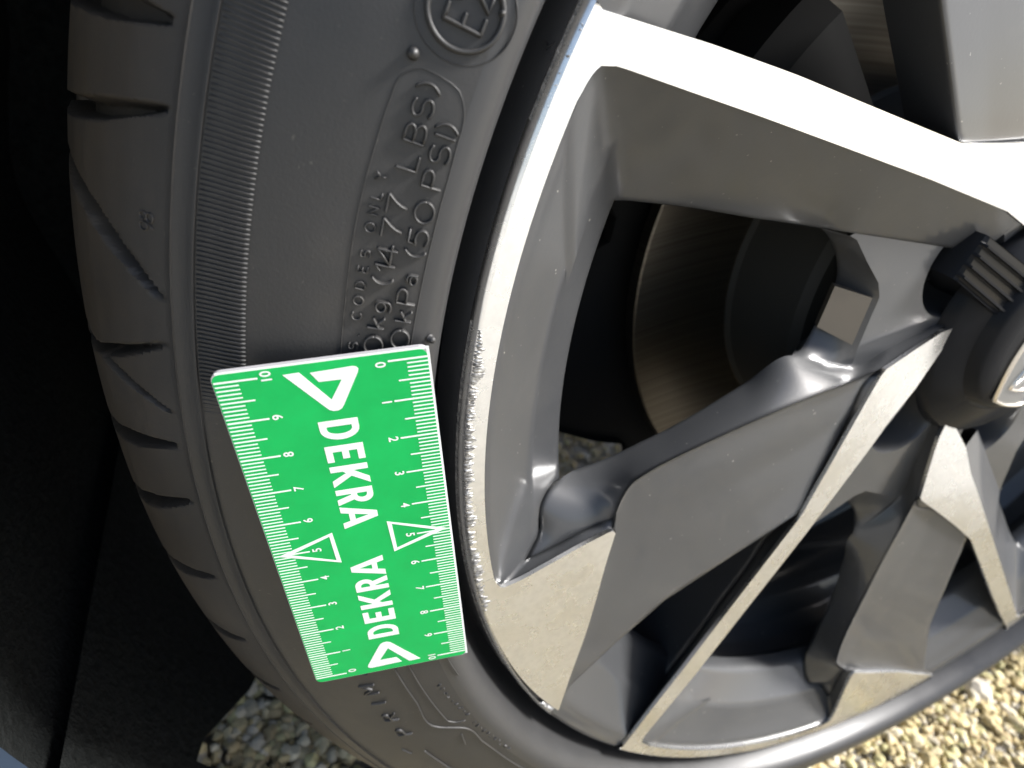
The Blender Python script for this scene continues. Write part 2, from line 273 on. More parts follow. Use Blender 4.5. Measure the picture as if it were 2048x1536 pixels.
def machined_face(mb):
    a0, a4 = ang(SLe[-1]), ang(CR[-1]) + 72
    # stripe: extend both edges to the flange circle
    le = [on_face(p) for p in resample(SLe, 70, False)] ; ri = [on_face(p) for p in resample(SRi, 70, False)]
    rows = []
    for t in np.linspace(0, 1, 9): rows.append([on_face(np.array(le[i]) * (1 - t) + np.array(ri[i]) * t) for i in range(70)])
    mb.grid(rows); skirt(mb, le, .0015); skirt(mb, ri, .0015)
    # end of the stripe out to the outer circle
    endr = [r[-1] for r in rows]; aR = ang(ri[-1])
    outer = arc(RO, a0 - .15, aR + .15, 0, 9); mb.grid([endr, outer]); 
    # lip from the stripe to the next cream corner, starting with the rounded pocket corner
    aC = ang(CT[0]) + 72; fil = [on_face(p) for p in mm(dt['fillet'])]; aF = ang(fil[-1])
    k1 = len(fil); lip_i = fil + arc(RL, aF + .4, aC, 0, 90)
    lip_o = [tuple(polar(RO, aR - .1 + (aF - aR + .1) * i / (k1 - 1), 0)) for i in range(k1)] + arc(RO, aF + .4, aC, 0, 90); mb.grid([[(x, y + .00004, z) for x, y, z in q] for q in (lip_i, lip_o)]); skirt(mb, lip_i, .0016)
    # fillet of the pocket corner between stripe and lip
    # cream field (this sector)
    tp = [on_face(p) for p in resample(CT, 60)]; t0, t1 = ang(CT[0]), ang(CR[-1])
    cr = [on_face(p) for p in resample(CR, 40)]
    top = tp; bot = arc(RO, t0, t1 - .1, 0, 60)
    g_ = []
    for t in np.linspace(0, 1, 40):
        row = []
        for i in range(60):
            q = np.array(top[i]) * (1 - t) + np.array(bot[i]) * t
            w = (i / 59.0) ** 3; e = np.array(cr[int(round(t * 39))]) - (np.array(top[59]) * (1 - t) + np.array(bot[59]) * t)
            row.append(on_face(q + e * w))
        g_.append(row)
    mb.grid(g_); skirt(mb, tp, .0014); skirt(mb, cr, .0014)
    # turned bevel round the outside of the flange
    for b0, b1 in ((a0 - .15, aC), (t0, t1 - .1)):
        k = int((b1 - b0) / .6) + 2
        mb.grid([arc(RO, b0, b1, 0, k), arc(.2326, b0, b1, .0004, k), arc(.2333, b0, b1, .0012, k), arc(.2338, b0, b1, .0028, k), arc(.2340, b0, b1, .0050, k)])
mf = sector(machined_face, 'machined_face', MACH, 30)
def spoke(mb):
    revolve(RINGP, 164.0, 236.0, .75, mb)
    q = lambda k: [Vector(p) for p in mm(dt[k])]
    fa = [mm(x) for x in dt['flank_a']]
    ease = lambda t: t if t < .8 else t
    mb.loft(fa[0], fa[1], 150, 14, index=True)
    back = [(x * 1.0 , y + .018, z + .002) for x, y, z in fa[1][5:]]; mb.loft(fa[1][5:], back, 70, 4, smooth=False)
    fb = [mm(x) for x in dt['flank_b']]
    mb.loft(fb[0], fb[1], 160, 14, index=True, bulge=-.0007)
    back = [(x + .006, y + .012, z - .018) for x, y, z in fb[1][7:14]]; mb.loft(fb[1][7:14], back, 40, 4)
    cw = [mm(x) for x in dt['cream_wall']]; mb.loft(cw[0], cw[1], 50, 5)
    rd, lo, fr = mm(dt['ridge']), mm(dt['facet_low']), mm(dt['facet_right'])
    # facet, with its edge towards the machined field rolled
    A = resample(rd, 60); B = resample(lo, 60, False); Rr = resample(fr, 24, False); Lc = resample([rd[0]] + [(p[0], p[1] + .0011, p[2]) for p in mm(dt['cream_right'])[1:-1]] + [lo[0]], 24)
    rows = []
    for i, t in enumerate(np.linspace(0, 1, 24)):
        row = A * (1 - t) + B * t; eL = Lc[i] - row[0]; eR = Rr[i] - row[-1]; u = np.linspace(0, 1, 60)[:, None]
        row = row + eL * (1 - u) + eR * u
        uu = np.linspace(0, 1, 60); row[:, 1] += .0012 * np.sin(np.pi * np.clip(uu / .30, 0, 1)) * math.sin(math.pi * min(1, .15 + t)) * .6
        rows.append(row)
    mb.grid(rows)
    blo = [(x, y + .020, z + .003) for x, y, z in lo[1:]]; mb.loft(lo[1:], blo, 40, 4)
    sw = mm(dt['stripe_wall']); sle = [(p[0], p[1] + .0012, p[2]) for p in SLe[3:]]
    mb.loft(sle, sw, 70, 9, bulge=-.0003)
    ins = [(x - .0009, y + .0005, z + .0006) for x, y, z in sw[4:]]; mb.loft(sw[4:], ins, 60, 2)
    bsw = [(x - .001, y + .030, z) for x, y, z in ins]; mb.loft(ins, bsw, 60, 4)
    he, hb = mm(dt['hub_edge']), mm(dt['hub_back']); mb.loft(he, hb, 40, 8)
    hb2 = [(x + .016, y + .012, z) for x, y, z in hb]; mb.loft(hb, hb2, 40, 3)
sp = sector(spoke, 'spoke', PNT, 28)

# hub face with five bolt recesses
LUGR, LUGC = .018, (-.0485, .0205)
def rot2(p, k): t = R(72 * k); return (p[0]*math.cos(t) - p[1]*math.sin(t), p[0]*math.sin(t) + p[1]*math.cos(t))
ring = []
for k in range(5):
    for p in mm(dt['hub_edge']): ring.append(rot2((p[0], p[2]), k))
HY = .0165
holes = [[(c[0] + LUGR*math.cos(2*math.pi*i/48), c[1] + LUGR*math.sin(2*math.pi*i/48)) for i in range(48)] for c in [rot2(LUGC, k) for k in range(5)]]
hbm = MB(); polys = [[Vector((x, z, 0)) for x, z in ring]] + [[Vector((x, z, 0)) for x, z in h] for h in holes]
flat = [p for pl in polys for p in pl]; tris = tessellate_polygon(polys)
hbm.add([(p.x, HY, p.y) for p in flat], tris)
hub = orient(hbm.build('hub_face', PNT, rim, smooth=False, auto=None))
for k in range(5):
    c = rot2(LUGC, k); mb = MB()
    rows = []
    for r_, y_ in ((LUGR, HY), (LUGR - .0006, HY + .0012), (LUGR - .0016, HY + .022), (.013, HY + .026), (.0005, HY + .026)):
        rows.append([(c[0] + r_*math.cos(2*math.pi*i/40), y_, c[1] + r_*math.sin(2*math.pi*i/40)) for i in range(40)])
    mb.grid(rows, 0, True); mb.build('bolt_recess', PNT, rim)
    mb = MB(); hx = [(c[0] + .0098*math.cos(math.pi*i/3 + .3), c[1] + .0098*math.sin(math.pi*i/3 + .3)) for i in range(6)]
    mb.grid([[(x, HY + .026, z) for x, z in hx], [(x, HY + .0105, z) for x, z in hx], [(c[0] + (x-c[0])*.86, HY + .0095, c[1] + (z-c[1])*.86) for x, z in hx], [(c[0] + (x-c[0])*.05, HY + .0095, c[1] + (z-c[1])*.05) for x, z in hx]], 0, True)
    mb.build('wheel_bolt', BLK, wheel, auto=25)

# added metal pad standing in for the reflection on the opening's end wall
# mesh block following the end wall
wp = mm(dt['pad'])
mb = MB(); bkp = [(x + .003, y + .004, z) for x, y, z in wp]; inn = [tuple((np.array(p) * .86 + np.mean(wp, axis=0) * .14) + np.array((0, -.0012, 0))) for p in wp]
mb.grid([bkp, wp], 0, True); mb.add(wp, [(0, 1, 2, 3)])
mb.build('wall_reflection_pad', GREY, rim, smooth=True, auto=50)

# centre cap with ribbed tongue and shield emblem
mb = MB(); revolve([(.0470, .0168), (.0462, .0140), (.0440, .0118), (.0345, .0098), (.0325, .0090), (.0305, .0055), (.0290, .0045), (.0200, .0038), (.0005, .0036)], 0, 360, 5, mb)
cap = mb.build('centre_cap', BLK, wheel, auto=35)
mb = MB(); ax = Vector((.953, 0, -.303)).normalized(); sd = Vector((.303, 0, .953)).normalized()
tip = Vector((-.0588, .0, .0262)); hw = .0082
def tg(a, b, y): p = tip + ax * a + sd * b; return (p.x, y, p.z)
sec = []                                            # ribbed cross-section: four narrow crests over hollow flutes
for i in range(4):
    c_ = -hw + .0021 + i * .0038
    sec += [(c_ - .0012, 0), (c_ - .0006, .0004), (c_ - .00035, .0014), (c_ + .00035, .0014), (c_ + .0006, .0004)]
sec += [(hw, 0)]; sec = [(-hw, .0004)] + sec
mb.grid([[tg(-.0030, b_ * .96, .0300) for b_, h_ in sec], [tg(-.0018, b_ * .98, .0135) for b_, h_ in sec], [tg(-.0004, b_, .0106) for b_, h_ in sec], [tg(.0012, b_, .0099 - h_) for b_, h_ in sec], [tg(.046, b_ * 1.15, .0075 - h_) for b_, h_ in sec]])
for sgn in (-1, 1): mb.add([tg(-.0030, sgn*hw*.96, .0300), tg(-.0018, sgn*hw*.98, .0135), tg(-.0004, sgn*hw, .0106), tg(.0012, sgn*hw, .0097), tg(.046, sgn*hw*1.15, .0073), tg(.046, sgn*(hw*1.15+.001), .0300)], [(0, 1, 2, 3, 4, 5)])
mb.build('ribbed_tongue', BLK, cap, auto=25)
# shield outline: flat face plus raised metal border and a few ribs of the crest
sh = [(-.0098, -.0250), (-.0118, -.0170), (-.0128, -.0060), (-.0110, .0060), (-.0050, .0150), (.0030, .0205), (.0120, .0190), (.0190, .0130), (.0225, .0030), (.0215, -.0080), (.0170, -.0190), (.0100, -.0268), (.0020, -.0275), (-.0050, -.0266)]
yE = .0034
mb = MB(); mb.add([(x, yE, z) for x, z in sh], [tuple(range(len(sh)))]); mb.add([(x, yE + .002, z) for x, z in sh] + [(x, yE, z) for x, z in sh], [(i, (i+1) % len(sh), len(sh) + (i+1) % len(sh), len(sh) + i) for i in range(len(sh))])
emb = mb.build('emblem', EMB, cap, auto=30, fix=False); orient(emb)
mb = MB(); nv = Vector((0, -1, 0))
bp = resample([(x, yE, z) for x, z in sh + [sh[0]]], 90); tube(mb, bp, .0016, .0010, [nv]*90)
for ln_ in ([(-.0045, -.020), (-.0015, -.010), (.0035, -.001), (.010, .007)], [(-.0045, -.020), (.003, -.0135), (.010, -.006)], [(-.0045, -.020), (.004, -.0205), (.012, -.017)], [(.002, .006), (.008, .012), (.014, .0125)]):
    P = resample([(x, yE, z) for x, z in ln_], 14); tube(mb, P, .0010, .0008, [nv]*14)
mb.build('emblem_border', LOGO, cap, fix=False, auto=None)

# kerb scrape along the flange edge
def scrape(a0, a1, rmin, jag, seed, step=.045, amp=.00035, ends=1.5):
    random.seed(seed); mb = MB(); k = int((a1 - a0) / step); rows = []
    for j, u in enumerate(np.linspace(0, 1, 9)):
        row = []
        for i in range(k + 1):
            a = a0 + (a1 - a0) * i / k
            env = min(1, (a - a0) / ends, (a1 - a) / ends); env = max(env, 0) ** .6
            edge = .2336 - (.2336 - rmin) * env * (.72 + .5 * (1.2 * noise.noise(Vector((a * .8, seed, 0))) + .9 * jag * noise.noise(Vector((a * 3.1, 2, seed))) + .7 * jag * noise.noise(Vector((a * 9.5, 5, seed)))))
            edge = min(edge, .2334)
            r = .2339 + (edge - .2339) * u
            base = 0 if r < .2319 else (r - .2319) ** 1.25 * 6.5
            yy = base - .00018 + amp * (noise.noise(Vector((a * 11, r * 300, seed))) + .6 * noise.noise(Vector((a * 23, r * 1100, seed + 3)))) * (1 if 0 < j < 8 else .3)
            if j == 8: yy = base + .0003
            row.append(tuple(polar(r, a, yy)))
        rows.append(row)
    mb.grid(rows); o = mb.build('kerb_scrape', RAW, rim, smooth=True, auto=None); return orient(o)
scrape(180.2, 204.5, .2290, 1.0, 3)
scrape(205.0, 212.0, .2326, 1.0, 5)
scrape(219.0, 222.0, .2300, 1.4, 8, ends=.8)
scrape(163.2, 169.5, .2320, 1.6, 11)
scrape(238.0, 262.0, .2325, 1.3, 13)
scrape(157.0, 162.5, .2312, 1.6, 17)

# ------------------------------------------------------------------ tyre
PROF = [(0.223, 0.015), (0.231, 0.016), (0.2345, 0.017), (0.2381, 0.0165), (0.2388, 0.012), (0.2394, 0.007), (0.2402, 0.0022), (0.2413, -0.0012), (0.2426, -0.0037), (0.244, -0.0056), (0.2455, -0.0067), (0.2472, -0.0071), (0.249, -0.00638), (0.252, -0.00562), (0.256, -0.00473), (0.26, -0.00375), (0.264, -0.00263), (0.268, -0.00135), (0.272, 0.0), (0.276, 0.0019), (0.28, 0.004), (0.283, 0.0056), (0.286, 0.0073), (0.289, 0.0089), (0.2896, 0.0092), (0.29, 0.0088), (0.2906, 0.0093), (0.2912, 0.0102), (0.293, 0.0114), (0.2937, 0.0119), (0.294, 0.0118), (0.2944, 0.0125), (0.298, 0.0162), (0.302, 0.0207), (0.306, 0.0262), (0.31, 0.0329), (0.313, 0.0404), (0.315, 0.0484), (0.3163, 0.0584), (0.3172, 0.07), (0.3178, 0.085), (0.318, 0.1), (0.3176, 0.125), (0.316, 0.145), (0.312, 0.162), (0.302, 0.18), (0.28, 0.195), (0.258, 0.202), (0.24, 0.2), (0.233, 0.185), (0.223, 0.18)]
PR = np.array(PROF[3:42])
# cubic-ish densification of the outer half
dens = []
seg = PROF
for i in range(len(seg) - 1):
    (r0, y0), (r1, y1) = seg[i], seg[i+1]; ln_ = math.hypot(r1 - r0, y1 - y0); stepm = .0011 if .293 < (r0 + r1)/2 and y0 < .085 else .003
    for j in range(max(1, int(ln_ / stepm))):
        t = j / max(1, int(ln_ / stepm)); dens.append((r0 + (r1 - r0)*t, y0 + (y1 - y0)*t))
dens.append(seg[-1])
D_ = np.array(dens)
# light smoothing away from the moulded lines
for _ in range(2):
    sm = D_.copy(); sm[1:-1] = (D_[:-2] + 2*D_[1:-1] + D_[2:]) / 4
    keep = ((D_[:, 0] > .2885) & (D_[:, 0] < .2948) & (D_[:, 1] < .02))[:, None]; D_ = np.where(keep, D_, sm)
# grooves of the shoulder: centre line (radius -> angle) and half width in degrees, radius range
GR = [(171.05, 171.35, .50, .2965), (173.75, 175.05, .36, .2955), (180.80, 178.30, .46, .2958), (182.75, 184.75, .26, .2957), (186.10, 184.95, .22, .2960), (187.75, 188.95, .36, .2962), (190.95, 192.80, .38, .2965), (196.15, 197.35, .38, .2975), (201.55, 202.5, .40, .2985), (206.95, 207.7, .40, .2995), (211.95, 212.5, .40, .3010), (216.7, 217.2, .40, .3010), (221.4, 221.9, .40, .3010)]
for k in range(1, 59): 
    a = (225.8 + 5.1 * k) % 360
    if 166.5 < a < 224: continue
    GR.append((a, a + 1.0, .5, .2975))
GR += [(166.8, 168.6, .7, .296)]
colA = list(np.arange(163, 226, .08)) + list(np.arange(226, 523, .55)); colA = np.array(colA)
RA = np.repeat(D_[:, 0:1], len(colA), 1); YA = np.repeat(D_[:, 1:2], len(colA), 1)
tg_ = np.gradient(D_, axis=0); tg_ /= np.linalg.norm(tg_, axis=1)[:, None]; NR, NY = -tg_[:, 1], tg_[:, 0]     # towards outside is (-)...
sgn = np.sign(-NY[20]); NR, NY = NR * sgn, NY * sgn
depth = np.zeros_like(RA)
for a_in, a_out, hw, r0 in GR:
    f = np.clip((D_[:, 0] - r0) / (.3105 - r0), 0, 1.6)[:, None]; ac = a_in + (a_out - a_in) * f
    da = (colA[None, :] - ac + 180) % 360 - 180
    wdt = hw * np.clip(.35 + f * 1.1, .35, 1.15)
    inside = np.clip((wdt - np.abs(da)) / .22, 0, 1) * np.clip((D_[:, 0] - r0) / .0012, 0, 1)[:, None] * ((D_[:, 1] < .16)[:, None])
    depth = np.maximum(depth, inside * .0052)
# circumferential grooves of the tread
for yc in (.075, .100, .125):
    depth = np.maximum(depth, np.clip((.0045 - np.abs(D_[:, 1:2] - yc)) / .0012, 0, 1) * (D_[:, 0:1] > .31) * .006 * np.ones_like(depth))
RA = RA - NR[:, None] * depth; YA = YA - NY[:, None] * depth
ca, sa = np.cos(np.radians(colA)), np.sin(np.radians(colA))
# a flat where the tyre stands on the ground
Z = RA * sa[None, :]; Z = np.maximum(Z, -.3118); X = RA * ca[None, :]
V = np.stack([X, YA, Z], -1).reshape(-1, 3); nr_, nc_ = RA.shape
ii, jj = np.meshgrid(np.arange(nr_ - 1), np.arange(nc_), indexing='ij'); kk = (jj + 1) % nc_
F = np.stack([ii*nc_ + jj, ii*nc_ + kk, (ii+1)*nc_ + kk, (ii+1)*nc_ + jj], -1).reshape(-1, 4)
tyre = mesh('tyre', V.tolist(), F.tolist(), [RUB, SMO], wheel)
rim_side = np.repeat(((D_[:-1, 0] < .2492) & (D_[:-1, 1] < .02)).astype(np.int32), nc_); tyre.data.polygons.foreach_set('material_index', rim_side)
nn_ = tyre.data.polygons[int(nc_ * 15)].normal
if nn_.y > 0: tyre.data.flip_normals()
tyre.data.set_sharp_from_angle(angle=R(50))
def sy(r): return float(np.interp(r, PR[:, 0], PR[:, 1]))
def spt(r, a): return polar(r, a, sy(r))
def snorm(r, a):
    e = .0008; dr = 2*e; dy = sy(r + e) - sy(r - e); nrm = Vector((dy, -dr)).normalized(); t = R(a)
    return Vector((nrm.x * math.cos(t), nrm.y, nrm.x * math.sin(t)))
def sidewall_ridge(mb, pts, w, h): tube(mb, [spt(r, a) for r, a in pts], w, h, [snorm(r, a) for r, a in pts])
# serrated band
mb = MB(); a = 159.0
while a < 185.6:
    fade = 1 if a < 183.6 else max(.15, (185.6 - a) / 2)
    sidewall_ridge(mb, [(.2806, a), (.2840, a), (.2870, a), (.2893, a)], (.00046), .00050 * fade); a += .192
mb.build('serrated_band', RUB, tyre, fix=False, auto=None, kind='stuff')
# stroke alphabet: strokes in a cell 0..w x 0..1
def arcp(cx_, cy_, rx, ry, a0, a1, k=14): return [(cx_ + rx*math.cos(R(a0 + (a1-a0)*i/k)), cy_ + ry*math.sin(R(a0 + (a1-a0)*i/k))) for i in range(k + 1)]
GL = {'0': [arcp(.45, .5, .45, .5, 0, 360, 26)], 'O': [arcp(.45, .5, .45, .5, 0, 360, 26)], '1': [[(.1, .72), (.35, 1), (.35, 0)]], '4': [[(.62, 0), (.62, 1), (0, .28), (.85, .28)]], '7': [[(0, 1), (.75, 1)], [(.75, 1), (.5, .62), (.36, .3), (.3, 0)]],
      '5': [[(.7, 1), (.15, 1), (.08, .55)] + arcp(.36, .32, .38, .33, 130, -140, 14)], '2': [arcp(.38, .70, .36, .30, 165, -35, 12) + [(.0, 0), (.78, 0)]],
      'L': [[(0, 1), (0, 0), (.6, 0)]], 'B': [[(0, 0), (0, 1)], [(0, 1), (.35, 1)] + arcp(.38, .76, .28, .24, 90, -90, 8) + [(0, .52)], [(.35, .52)] + arcp(.40, .26, .32, .26, 90, -90, 8) + [(0, 0)]],
      'S': [arcp(.36, .74, .34, .26, 35, 250, 12) + arcp(.36, .27, .36, .27, 75, -145, 12)], '(': [arcp(.75, .5, .7, .72, 130, 230, 12)], ')': [arcp(-.4, .5, .7, .72, 50, -50, 12)],
      'P': [[(0, 0), (0, 1), (.35, 1)] + arcp(.38, .74, .30, .26, 90, -90, 10) + [(0, .48)]], 'I': [[(.1, 0), (.1, 1)]], 'k': [[(0, 0), (0, 1)], [(.52, .68), (.04, .32)], [(.2, .44), (.56, 0)]], 'K': [[(0, 0), (0, 1)], [(.62, 1), (.04, .42)], [(.22, .58), (.66, 0)]],
      'g': [arcp(.32, .34, .30, .32, 0, 360, 18), [(.62, .68), (.62, -.08)] + arcp(.32, -.08, .30, .24, 0, -150, 10)], 'a': [arcp(.28, .24, .28, .24, 0, 360, 14), [(.08, .62), (.3, .70), (.52, .62), (.56, .45), (.56, 0)]],
      'C': [arcp(.45, .5, .45, .5, 45, 315, 18)], 'D': [[(0, 0), (0, 1), (.3, 1)] + arcp(.3, .5, .45, .5, 90, -90, 12) + [(0, 0)]], 'E': [[(.6, 1), (0, 1), (0, 0), (.62, 0)], [(0, .52), (.5, .52)]], 'N': [[(0, 0), (0, 1), (.7, 0), (.7, 1)]], 'Y': [[(0, 1), (.36, .5), (.72, 1)], [(.36, .5), (.36, 0)]],
      'R': [[(0, 0), (0, 1), (.35, 1)] + arcp(.38, .74, .30, .26, 90, -90, 10) + [(0, .48)], [(.3, .48), (.68, 0)]], 'M': [[(0, 0), (0, 1), (.4, .3), (.8, 1), (.8, 0)]], 'A': [[(0, 0), (.38, 1), (.76, 0)], [(.14, .34), (.62, .34)]], '8': [arcp(.36, .75, .28, .25, 0, 360, 16), arcp(.36, .25, .34, .25, 0, 360, 16)], '9': [arcp(.36, .70, .32, .30, 0, 360, 16), arcp(.2, .70, .48, .72, 0, -75, 8)], '.': [[(.1, .03), (.16, .06)]], 'c': [arcp(.3, .33, .3, .33, 45, 315, 14)]}
def letter(ch, rc, ac, h, wscale, stroke, height, name='raised_letter'):
    st = GL[ch]; wid = max(x for s_ in st for x, _ in s_); mb = MB()
    for s_ in st:
        pts = [(rc + (y - .5) * h, ac - math.degrees((x - wid/2) * h * wscale / rc)) for x, y in s_]
        # resample evenly
        q = [pts[0]]
        for (r0, a0), (r1, a1) in zip(pts[:-1], pts[1:]):
            k = max(1, int(math.hypot(r1 - r0, (a1 - a0) * .0045) / .0006))
            if len(pts) > 9: k = 1
            if k > 1: q += [(r0 + (r1 - r0) * e, a0 + (a1 - a0) * e) for e in (.04, .5, .96)]
            q.append((r1, a1))
        pts = q
        sidewall_ridge(mb, pts, stroke, height)
    return mb.build(name, RUB, tyre, fix=False, auto=None)
for row, h0, ws, sw_, hh in (('r1', .0018, 1.08, .00046, .00060), ('r2', .0035, 1.25, .00062, .0011), ('r3', .0035, 1.25, .00062, .0011)):
    rad = float(np.median([r for _, r, _ in DATA[row]]))
    for ch, r, a in DATA[row]: letter(ch, rad, a, h0 * {'k': .88, 'g': .82, 'a': .78, ')': 1.05, '(': 1.0}.get(ch, 1), ws, sw_, hh)
letter('B', float(np.median([r for _, r, _ in DATA['r1']])), DATA['r1'][0][2] + .78, .0017, 1.05, .00042, .00045)
letter('E', .2550, 167.18, .0064, .63, .0009, .0012); letter('2', .2550, 166.32, .0064, .60, .0009, .0012)
for ch, a in zip('PRIMACY', (211.75, 209.5, 207.6, 205.8, 203.6, 201.4, 199.3)): letter(ch, .2718, a + .35, .0042, 1.4, .0007, .0005)
letter('9', .2980, 178.16, .0024, 1.1, .0004, .0004); letter('8', .2980, 177.78, .0024, 1.1, .0004, .0004)
def ring_pts(rc, ac, rr_, k=60, a0=0, a1=360): return [(rc + rr_*math.sin(R(a0 + (a1-a0)*i/k)), ac - math.degrees(rr_*math.cos(R(a0 + (a1-a0)*i/k)) / rc)) for i in range(k + 1)]
mb = MB(); sidewall_ridge(mb, ring_pts(.2553, 166.90, .0062), .0011, .0012); mb.build('approval_ring', RUB, tyre, fix=False, auto=None)
def lines(name, polys_, w, h):
    mb = MB()
    for p in polys_:
        q = resample([(r, 0, a * .0045) for r, a in p], 80, len(p) > 8); sidewall_ridge(mb, [(x[0], x[2] / .0045) for x in q], w, h)
    return mb.build(name, RUB, tyre, fix=False, auto=None)
lines('moulded_line', [[(.2629, 184), (.2631, 179), (.2633, 175.2), (.2629, 172.8), (.2624, 170.9), (.2616, 169.8), (.2590, 169.36), (.2558, 169.36), (.2518, 169.6), (.2503, 170.1), (.2495, 171.8), (.2494, 174.3), (.2496, 180.3), (.2497, 184)]], .0003, .00018)
lines('moulded_line', [ring_pts(.2553, 166.88, .0084, 80, 0, 360)], .0003, .00018)
lines('moulded_line', [[(.2628, 200), (.2621, 203.7), (.2617, 208.5), (.2612, 212.6), (.2580, 213.2), (.2548, 213.8), (.2533, 216.9), (.2527, 222.3), (.2523, 228)]], .0006, .0004)
lines('moulded_line', [[(.2580, 201), (.2579, 204.8), (.2577, 208.5), (.2573, 212.2), (.2556, 212.7), (.2526, 212.9)]], .0004, .0003)
lines('moulded_line', [[(.2480, 200), (.2473, 203.5), (.2468, 205.5), (.2463, 207)]], .0003, .0002)
lines('moulded_line', [[(.2568, 214.6), (.2586, 216.2)], [(.2776, 214.8), (.2762, 215.6)], [(.2715, 215.5), (.2705, 221.0), (.2700, 228)]], .0005, .0004)
random.seed(4)
for (ra, aa), (rb_, ab), cnt in (((.2528, 207.4), (.2506, 212.2), 9), ((.2507, 213.5), (.2486, 219.3), 11)):
    mb = MB()
    for i in range(cnt):
        t = i / (cnt - 1); rc = ra + (rb_ - ra)*t; ac = aa + (ab - aa)*t
        for _ in range(2):
            r0, a0_, r1, a1_ = rc + random.uniform(-.0008, .0008), ac + random.uniform(-.14, .14), rc + random.uniform(-.0008, .0008), ac + random.uniform(-.14, .14)
            sidewall_ridge(mb, [(r0, a0_), ((r0+r1)/2, (a0_+a1_)/2 + .03), (r1, a1_)], .0003, .0004)
    mb.build('small_moulding', RUB, tyre, fix=False, auto=None)
def nib(r, a, rad, h):
    mb = MB(); c = spt(r, a); nn = snorm(r, a); t = nn.orthogonal().normalized(); s2 = nn.cross(t); rows = []
    for f, u in ((1.25, -.1), (1.0, .0), (.95, .55), (.7, .9), (.05, 1.0)): rows.append([c + (t*math.cos(2*math.pi*i/12) + s2*math.sin(2*math.pi*i/12)) * rad * f + nn * h * u for i in range(12)])
    mb.grid(rows, 0, True); return mb.build('vent_nib', RUB, tyre, fix=False, auto=None)
nib(.2609, 169.01, .0011, .0022); nib(.2458, 180.35, .0008, .0012); nib(.2498, 166.42, .0006, .0016)

# ------------------------------------------------------------------ the parked car round the wheel
car = empty('parked_car', (0, .2, 0), 'underside and arch of the parked car behind the wheel, with blue grey body edge', 'car')
def carpart(mb, name, mt, **kw):
    mb.v = [(x, y - .2, z + HUB.z) for x, y, z in mb.v]
    return mb.build(name, mt, car, **kw)
mb = MB(); revolve([(.1290, .0930), (.1290, .0872), (.1283, .0866), (.0840, .0866), (.0826, .0874), (.0815, .0874), (.0800, .0850), (.0795, .0500), (.0770, .0465), (.0005, .0460)], 0, 360, 3, mb); disc = carpart(mb, 'brake_disc', [DISC], auto=30)
disc.data.materials.append(CAST); disc.data.materials.append(RUST)
for p in disc.data.polygons:
    r = math.hypot(p.center.x, p.center.z - HUB.z)
    p.material_index = 1 if r < .0812 else (0)
disc.location = (0, 0, 0)
# caliper
mb = MB()
for a0, a1, r0, r1, y0, y1 in ((143, 163, .086, .150, .050, .080), (143, 163, .132, .152, .080, .130)):
    A = [a0 + (a1 - a0)*i/10 for i in range(11)]
    mb.grid([[polar(r, a, y) for a in A] for r, y in ((r0, y1), (r0, y0 + .006), (r0 + .006, y0), (r1 - .008, y0), (r1, y0 + .008), (r1, y1), (r0, y1))])
    for a in (a0, a1): mb.add([polar(r, a, y) for r, y in ((r0, y1), (r0, y0 + .006), (r0 + .006, y0), (r1 - .008, y0), (r1, y0 + .008), (r1, y1))], [tuple(range(6))])
carpart(mb, 'brake_caliper', UND, auto=30)
# dust shield and suspension upright
mb = MB(); shr = lambda a: float(np.interp(a, [0, 150, 174, 178, 183, 186, 200, 214, 217, 222, 226, 229, 231, 360], [.150, .150, .150, .1395, .1395, .165, .172, .171, .164, .1545, .146, .1425, .149, .150]))
mb.grid([[polar(shr(a) if q == 0 else .02, a, y) for a in range(0, 360, 2)] for q, y in ((0, .098), (0, .104), (1, .108))], 0, True); carpart(mb, 'dust_shield', UND)
mb = MB(); revolve([(.055, .0905), (.055, .21), (.001, .215)], 0, 360, 12, mb); carpart(mb, 'hub_carrier', UND)
# wheel arch liner: felt shell with a stepped seam
mb = MB(); LA = np.arange(-30, 215.1, 2.0)
rows = []
for y in np.linspace(.012, .27, 12): rows.append([polar(.372 + .004*math.sin(a*.31), a, y) for a in LA])
mb.grid(rows); mb.grid([rows[-1], [polar(.20, a, .275) for a in LA]]); carpart(mb, 'wheel_arch_liner', LIN, auto=25)
# body skin round the arch opening
mb = MB(); AA = np.arange(-28, 216.1, 2.0)
edge_in = [polar(.370, a, .024) for a in AA]; edge0 = [polar(.372, a, .006) for a in AA]; edge1 = [polar(.380, a, .001) for a in AA]; edge2 = [polar(.43, a, -.002) for a in AA]; edge3 = [polar(.75, a, .02) for a in AA]
mb.grid([edge_in, edge0, edge1, edge2, edge3]); carpart(mb, 'arch_panel', BODY, auto=30)
mb = MB(); mb.grid([[polar(.3685, 207 + ((225 if y < .058 else min(225, 217.8 + max(0, y - .065) * 130)) - 207) * t, y) for t in np.linspace(0, 1, 12)] for y in np.r_[.015, .04, .0575, .0585, np.linspace(.07, .28, 12)]]); carpart(mb, 'liner_lower_panel', LIN, auto=25)
mb = MB(); mb.grid([[(-1.3, .03, -.13), (-.375, .03, -.20)], [(-1.3, .25, -.16), (-.375, .25, -.21)]]); carpart(mb, 'lower_skirt', LIN, auto=30)
mb = MB(); mb.grid([[(-1.5, .48, -.11), (1.6, .48, -.11)], [(-1.5, 1.5, -.11), (1.6, 1.5, -.11)]]); mb.grid([[(-1.5, .28, -.11), (-1.5, .28, .5)], [(1.6, .28, -.11), (1.6, .28, .5)]]); mb.grid([[(.36, .03, -.12), (1.6, .03, -.12)], [(.36, .28, -.12), (1.6, .28, -.12)]]); carpart(mb, 'underbody', UND, smooth=False, auto=None)

